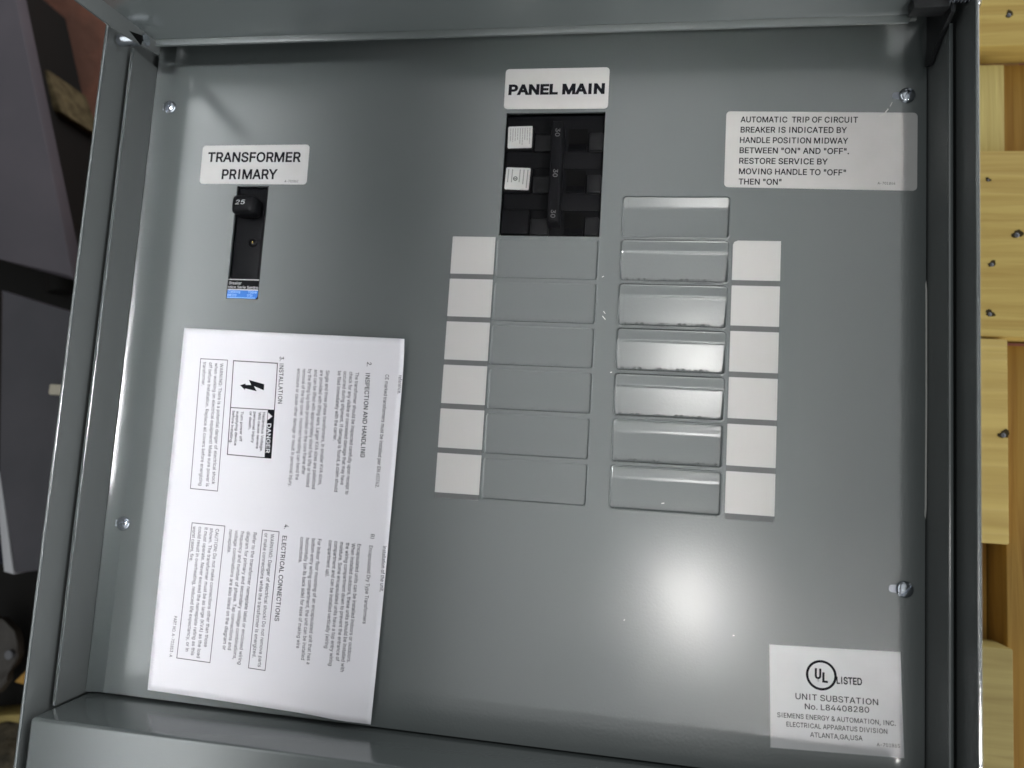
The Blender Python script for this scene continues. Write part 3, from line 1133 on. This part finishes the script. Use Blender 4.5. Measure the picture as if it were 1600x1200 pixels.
# ------------------------------------------------------------------ single-handle transformer breaker
tb = thing('circuit_breaker', (-7.69, 3.75, -2.6), 'narrow black breaker with a 25 handle and blue foot under the TRANSFORMER PRIMARY label', 'circuit breaker',
           'breakers set in the panel front')
x0, y0, x1, y1 = SIDE
mb = MB()
mb.box(x0 + 0.01, y0 + 0.01, -2.6, x1 - 0.01, y1 - 0.01, -0.09, 0.02)
mb.box(x1 - 0.10, y0 + 0.5, -0.12, x1 - 0.012, y1 - 0.02, -0.04, 0.015)
obj('housing', mb, 'black', tb, True)
mb = MB()
mb.box(-8.03, 4.36, -0.12, -7.42, 4.84, 0.34, 0.13, 5)
h = obj('handle', mb, 'black', tb, True)
mb = MB()
text_into(mb, ('25', -7.90, 4.575, -7.665, 4.582, 0.105), 0.3435, 0.015, 4, 0.18)
obj('rating_number', mb, 'white_mark', h)
mb = MB()
mb.dome(-7.60, 3.76, -0.10, 0.11, 0.07)
sc = obj('test_button', mb, 'black', tb, True)
mb = MB()
mb.dome(-7.575, 3.75, -0.04, 0.024, 0.03, None, 12, 4)
obj('brass_tip', mb, 'brass', sc, True)
mb = MB()
mb.prism([(x0 + 0.012, y0 + 0.012), (x1 - 0.06, y0 + 0.012), (x1 - 0.02, y0 + 0.06), (x1 - 0.014, y0 + 0.49), (x0 + 0.012, y0 + 0.49)], -0.1, -0.012)
np_ = obj('name_plate', mb, 'black', tb)
mb = MB()
mb.poly([(x, y, -0.009) for x, y in [(x0 + 0.012, y0 + 0.012), (x1 - 0.06, y0 + 0.012), (x1 - 0.02, y0 + 0.06), (x1 - 0.016, y0 + 0.215), (x0 + 0.012, y0 + 0.215)]])
obj('blue_field', mb, 'blue', np_)
mb = MB()
for yy in (y0 + 0.474, y0 + 0.226):
    stroke(mb, (x0 + 0.03, yy), (x1 - 0.03, yy), 0.024, -0.006)
text_into(mb, ('Breaker', -8.06, 2.70, -7.74, 2.70, 0.07), -0.006, 0.02, 2, 0.15)
text_into(mb, ('ntico Serie Sentro', -8.08, 2.605, -7.30, 2.605, 0.062), -0.006, 0.02, 2)
obj('white_print', mb, 'white_mark', np_)
mb = MB()
text_into(mb, ('Catalog', -8.06, 2.495, -7.75, 2.495, 0.055), -0.006, 0.02, 2)
text_into(mb, ('Type', -7.55, 2.495, -7.32, 2.495, 0.055), -0.006, 0.02, 2)
text_into(mb, ('BE20', -8.07, 2.41, -7.84, 2.41, 0.055), -0.006, 0.02, 2)
text_into(mb, ('0714', -7.56, 2.41, -7.42, 2.41, 0.055), -0.006, 0.02, 2)
stroke(mb, (x0 + 0.02, y0 + 0.03), (x1 - 0.08, y0 + 0.03), 0.014, -0.006)
obj('pale_print', mb, 'pale_blue', np_)


# ------------------------------------------------------------------ the instruction booklet
def paper_z(x, y):
    s = min(max((x + 9.1) / 5.5, 0.0), 1.0)
    t_ = min(max((1.6 - y) / 8.5, 0.0), 1.0)
    z = 0.05 + 0.2 * s ** 1.5 * (0.75 + 0.35 * (2 * t_ - 1) ** 2)
    z += 0.16 * s * math.exp(-t_ / 0.05)          # the top edge lifts towards its right corner
    return z + 0.06 * math.exp(-((s - 0.88) / 0.1) ** 2) * math.exp(-((t_ - 1) / 0.12) ** 2)


booklet = thing('instruction_booklet', (-6.3, -2.7, 0.0), 'white folded booklet of printed installation instructions lying sideways on the grey panel',
                'booklet')
c = [Vector(p) for p in CORNERS]      # TL TR BR BL
mb = MB()
nu, nv = 44, 60
rows = []
for j in range(nv + 1):
    v = j / nv
    row = []
    a, b = c[0].lerp(c[3], v), c[1].lerp(c[2], v)
    for i in range(nu + 1):
        p = a.lerp(b, i / nu)
        row.append((p.x, p.y, paper_z(p.x, p.y)))
    rows.append([mb.bm.verts.new(p) for p in row])
for r0, r1 in zip(rows, rows[1:]):
    for i in range(len(r0) - 1):
        mb.bm.faces.new((r0[i], r1[i], r1[i + 1], r0[i + 1]))
mb.keep = True
sheet = obj('folded_sheet', mb, 'paper', booklet, True, 50)
sol = sheet.modifiers.new('thickness', 'SOLIDIFY')
sol.thickness = 0.014 * S
sol.offset = -1
pz = lambda x, y: paper_z(x, y) + 0.004
mb = MB()
for l in BOOKLET_TEXT:
    heavy = l[5] > 0.09
    text_into(mb, l, pz, 0.022 if heavy else (0.035 if l[5] < 0.07 else 0.012), 3 if heavy else 2)
obj('printed_text', mb, 'ink_soft', booklet)
mb = MB()
for q in (WARN1, WARN2, CAUT):
    frame(mb, q, 0.016, pz)
obj('text_frame', mb, 'ink_soft', booklet)
mb = MB()
frame(mb, DANG, 0.02, pz)
stroke(mb, DIV[0], DIV[1], 0.018, pz)
fr = obj('danger_frame', mb, 'ink', booklet)
mb = MB()
mb.poly([(x, y, pz(x, y)) for x, y in BOLT])
obj('lightning_bolt', mb, 'ink', fr)
mb = MB()
nb = 6
for i in range(nb):
    q = []
    for f in (i / nb, (i + 1) / nb):
        q.append([Vector(BAR[0]).lerp(Vector(BAR[3]), f), Vector(BAR[1]).lerp(Vector(BAR[2]), f)])
    mb.poly([(p.x, p.y, pz(p.x, p.y) + 0.001) for p in (q[0][0], q[0][1], q[1][1], q[1][0])])
db = obj('danger_bar', mb, 'ink', fr)
mb = MB()
text_into(mb, ('DANGER', DTXT[0][0] + 0.03, DTXT[0][1], DTXT[0][0] + 0.06, DTXT[1][1], 0.098), lambda x, y: pz(x, y) + 0.004, 0.03, 3)
mb.poly([(x + 0.0, y, pz(x, y) + 0.004) for x, y in ((-6.675, -0.35), (-6.67, -0.53), (-6.56, -0.438))])
obj('danger_word', mb, 'paper', db)

# ------------------------------------------------------------------ wooden pallet under and beside the panel
pallet = thing('wooden_pallet', (6, 2, -11), 'pale pine pallet with nailed boards beside the right wall of the grey panel', 'pallet')
ZT = -5.5


def board(name, x0, y0, x1, y1, z0, z1, m, bevel=0.05):
    mb = MB()
    mb.box(x0, y0, z0, x1, y1, z1, bevel, 2)
    return obj(name, mb, m, pallet, True)


b1 = board('deck_board', -8, 11.62, 26, 18.5, ZT - 1.0, ZT, 'pine')
b2 = board('deck_board', -8, 3.08, 26, 8.46, ZT - 1.0, ZT - 0.002, 'pine')
b3 = board('deck_board', -8, -2.6, 11.98, 3.02, ZT - 1.0, ZT - 0.004, 'pine_rough')
b4 = board('deck_board', -8, -14, 12.05, -5.32, ZT - 1.0, ZT - 0.002, 'pine_dim')
board('spacer_block', 7.6, 8.5, 12.13, 11.25, ZT - 3.0, ZT - 0.35, 'pine_y')
board('stringer', 12.2, -14, 14.5, 2.95, ZT - 5.5, ZT - 0.6, 'pine_dark')
board('stringer', 12.2, 8.52, 14.5, 11.55, ZT - 5.5, ZT - 0.9, 'pine_dark')
board('stringer', -6, -14, -4, 18, ZT - 5.5, ZT - 1.01, 'pine_dark')
board('bottom_board', 7.6, -6.0, 12.15, -2.0, ZT - 2.4, ZT - 1.5, 'pine_dark')
board('bottom_board', 7.6, 11.0, 14, 13.0, ZT - 4.0, ZT - 3.1, 'pine_dark')
for (x, y), par, r in (((12.09, 12.58), b1, 0.12), ((11.50, 7.60), b2, 0.07), ((12.25, 6.02), b2, 0.14), ((11.59, 5.15), b2, 0.11), ((11.53, 3.73), b2, 0.11),
                       ((11.86, 0.38), b3, 0.13)):
    rnd = random.Random(int(x * 100 + y * 37))
    ph = [rnd.uniform(0, 6.28) for _ in range(3)]
    st_ = rnd.uniform(0.8, 1.5)
    mb = MB()
    pts = []
    for i in range(14):
        a = 2 * math.pi * i / 14
        rr = r * (0.85 + 0.18 * math.sin(2 * a + ph[0]) + 0.14 * math.sin(3 * a + ph[1]) + 0.1 * math.sin(6 * a + ph[2]))
        pts.append((x + rr * math.cos(a) * st_, y + rr * math.sin(a)))
    mb.prism(pts, ZT - 0.1, ZT + 0.004)
    d = obj('nail_dent', mb, 'nail_hole', par)
    mb = MB()
    mb.dome(x + 0.02 - 0.3 * r, y - 0.25 * r, ZT - 0.02, r * 0.6, 0.04, None, 20, 5)
    obj('nail', mb, 'nail', par, True)

# ------------------------------------------------------------------ clutter on the floor at the left
cab = thing('metal_cabinet', (-22, 10, -11), 'dull grey metal cabinet lying on the floor behind the red-brown gap', 'cabinet', 'grey cabinets at the left')
mb = MB()
mb.prism([(-29, 7.6), (-20.71, 4.82), (-17.66, 4.14), (-22.6, 17.65), (-23.4, 19.8), (-30, 22)], -6.55, -6.0, 0.12)
obj('body', mb, 'purple', cab, True)
mb = MB()
mb.prism([(-28.5, 8.6), (-21.5, 6.2), (-19.9, 5.8), (-24.2, 17.4), (-29.5, 21.5)], -11.0, -6.55)
obj('plinth', mb, 'rubber', cab)
cab = thing('metal_cabinet', (-20, -1, -11), 'darker charcoal metal cabinet with a pale edge strip, nearest the panel', 'cabinet', 'grey cabinets at the left')
mb = MB()
mb.prism([(-19.57, -2.75), (-18.55, -6.05), (-17.0, -5.75), (-15.9, 2.6), (-20.55, 3.72)], -6.8, -6.0, 0.12)
obj('body', mb, 'purple_dark', cab, True)
mb = MB()
mb.prism([(-19.83, -2.70), (-18.95, -6.02), (-18.57, -6.08), (-19.60, -2.73)], -8.0, -6.02, 0.03)
obj('edge_strip', mb, 'trim', cab, True)
mb = MB()
mb.prism([(-19.4, -2.6), (-18.5, -5.2), (-16.8, -5.0), (-16.2, 2.0), (-20.3, 2.8)], -11.0, -6.8)
obj('plinth', mb, 'rubber', cab)
mb = MB()
mb.prism([(-23.5, -6.6), (-20.6, -6.2), (-20.6, -3.2), (-22.5, -3.0)], -11.0, -7.6, 0.5)
tag(obj('cloth_bundle', mb, 'navy', None, True), 'dark navy cloth bundle behind the pale edge strip', 'cloth')
mb = MB()
mb.box(-17.85, 0.06, -6.02, -17.05, 0.42, -5.72, 0.05)
tag(obj('paper_tag', mb, 'ivory', None), 'small ivory tag on the charcoal cabinet beside the panel wall', 'tag')
mb = MB()
mb.tube([(-26.0, 18.5, -10.4), (-24.6, 15.2, -10.4), (-23.7, 12.8, -10.3), (-22.9, 10.6, -10.2), (-22.4, 8.4, -10.3), (-22.0, 4.6, -10.4)], [0.6, 0.6, 0.6, 0.95, 0.8, 0.6], 18)
tag(obj('rubber_hose', mb, 'rubber', None, True), 'thick black rubber hose on the red-brown floor beside the dull cabinet', 'hose')
mb = MB()
mb.prism([(-24.2, 14.4), (-22.9, 11.9), (-21.7, 11.8), (-22.7, 13.7)], -11.0, -8.9, 0.15)
tag(obj('timber_offcut', mb, 'tan', None, True), 'small tan timber offcut leaning by the black hose', 'offcut')
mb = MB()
mb.box(-30, -16.0, -11.0, -12.0, 6.6, -10.9)  # black sheet added as floor shade under and between the cabinets
tag(obj('floor_shade_sheet', mb, 'rubber'), 'black sheet standing for shade on the floor under the charcoal cabinet', 'shade sheet')
# lower left corner
mb = MB()
pts = [(-21.6, -8.5), (-21.0, -8.9), (-20.82, -9.3), (-20.74, -9.85), (-20.85, -10.15), (-21.1, -10.42), (-21.06, -10.75), (-21.4, -11.25), (-23.5, -12.0), (-24.0, -8.5)]
mb.prism(pts[::-1], -9.3, -9.0, 0.06)
br = obj('caster_bracket', mb, 'cast', None, True)
tag(br, 'dark cast iron bracket plate with a bolt in the lower left corner', 'bracket')
mb = MB()
mb.tube([(-21.0, -9.75, -9.4), (-21.0, -9.75, -8.85)], 0.17, 20)
obj('bolt', mb, 'nail', br, True)
mb = MB()
mb.box(-24.5, -13.0, -11.0, -15.5, -12.0, -9.6, 0.06, rot=0.18)
tag(obj('timber_batten', mb, 'pine_dim', None, True), 'yellow pine batten on the floor below the cast iron bracket', 'timber')
mb = MB()
mb.prism([(-20.75, -10.75), (-20.0, -10.85), (-20.1, -10.1), (-20.35, -10.35)], -11.0, -9.0, 0.04)
tag(obj('timber_wedge', mb, 'pine_dark', None, True), 'small orange timber wedge between the bracket and the panel wall', 'wedge')
mb = MB()
bmesh.ops.create_icosphere(mb.bm, subdivisions=4, radius=1.0)
for v in mb.bm.verts:
    d = 1 + 0.22 * math.sin(3.1 * v.co.x + 2) * math.sin(2.7 * v.co.y) + 0.12 * math.sin(7 * v.co.z + 5 * v.co.x)
    v.co = Vector((v.co.x * 2.2 * d - 21.0, v.co.y * 1.4 * d - 14.1, v.co.z * 1.0 * d - 9.9))
tag(obj('rubble_stone', mb, 'stone', None, True, 60), 'grey-brown lump of rubble below the yellow batten', 'stone')
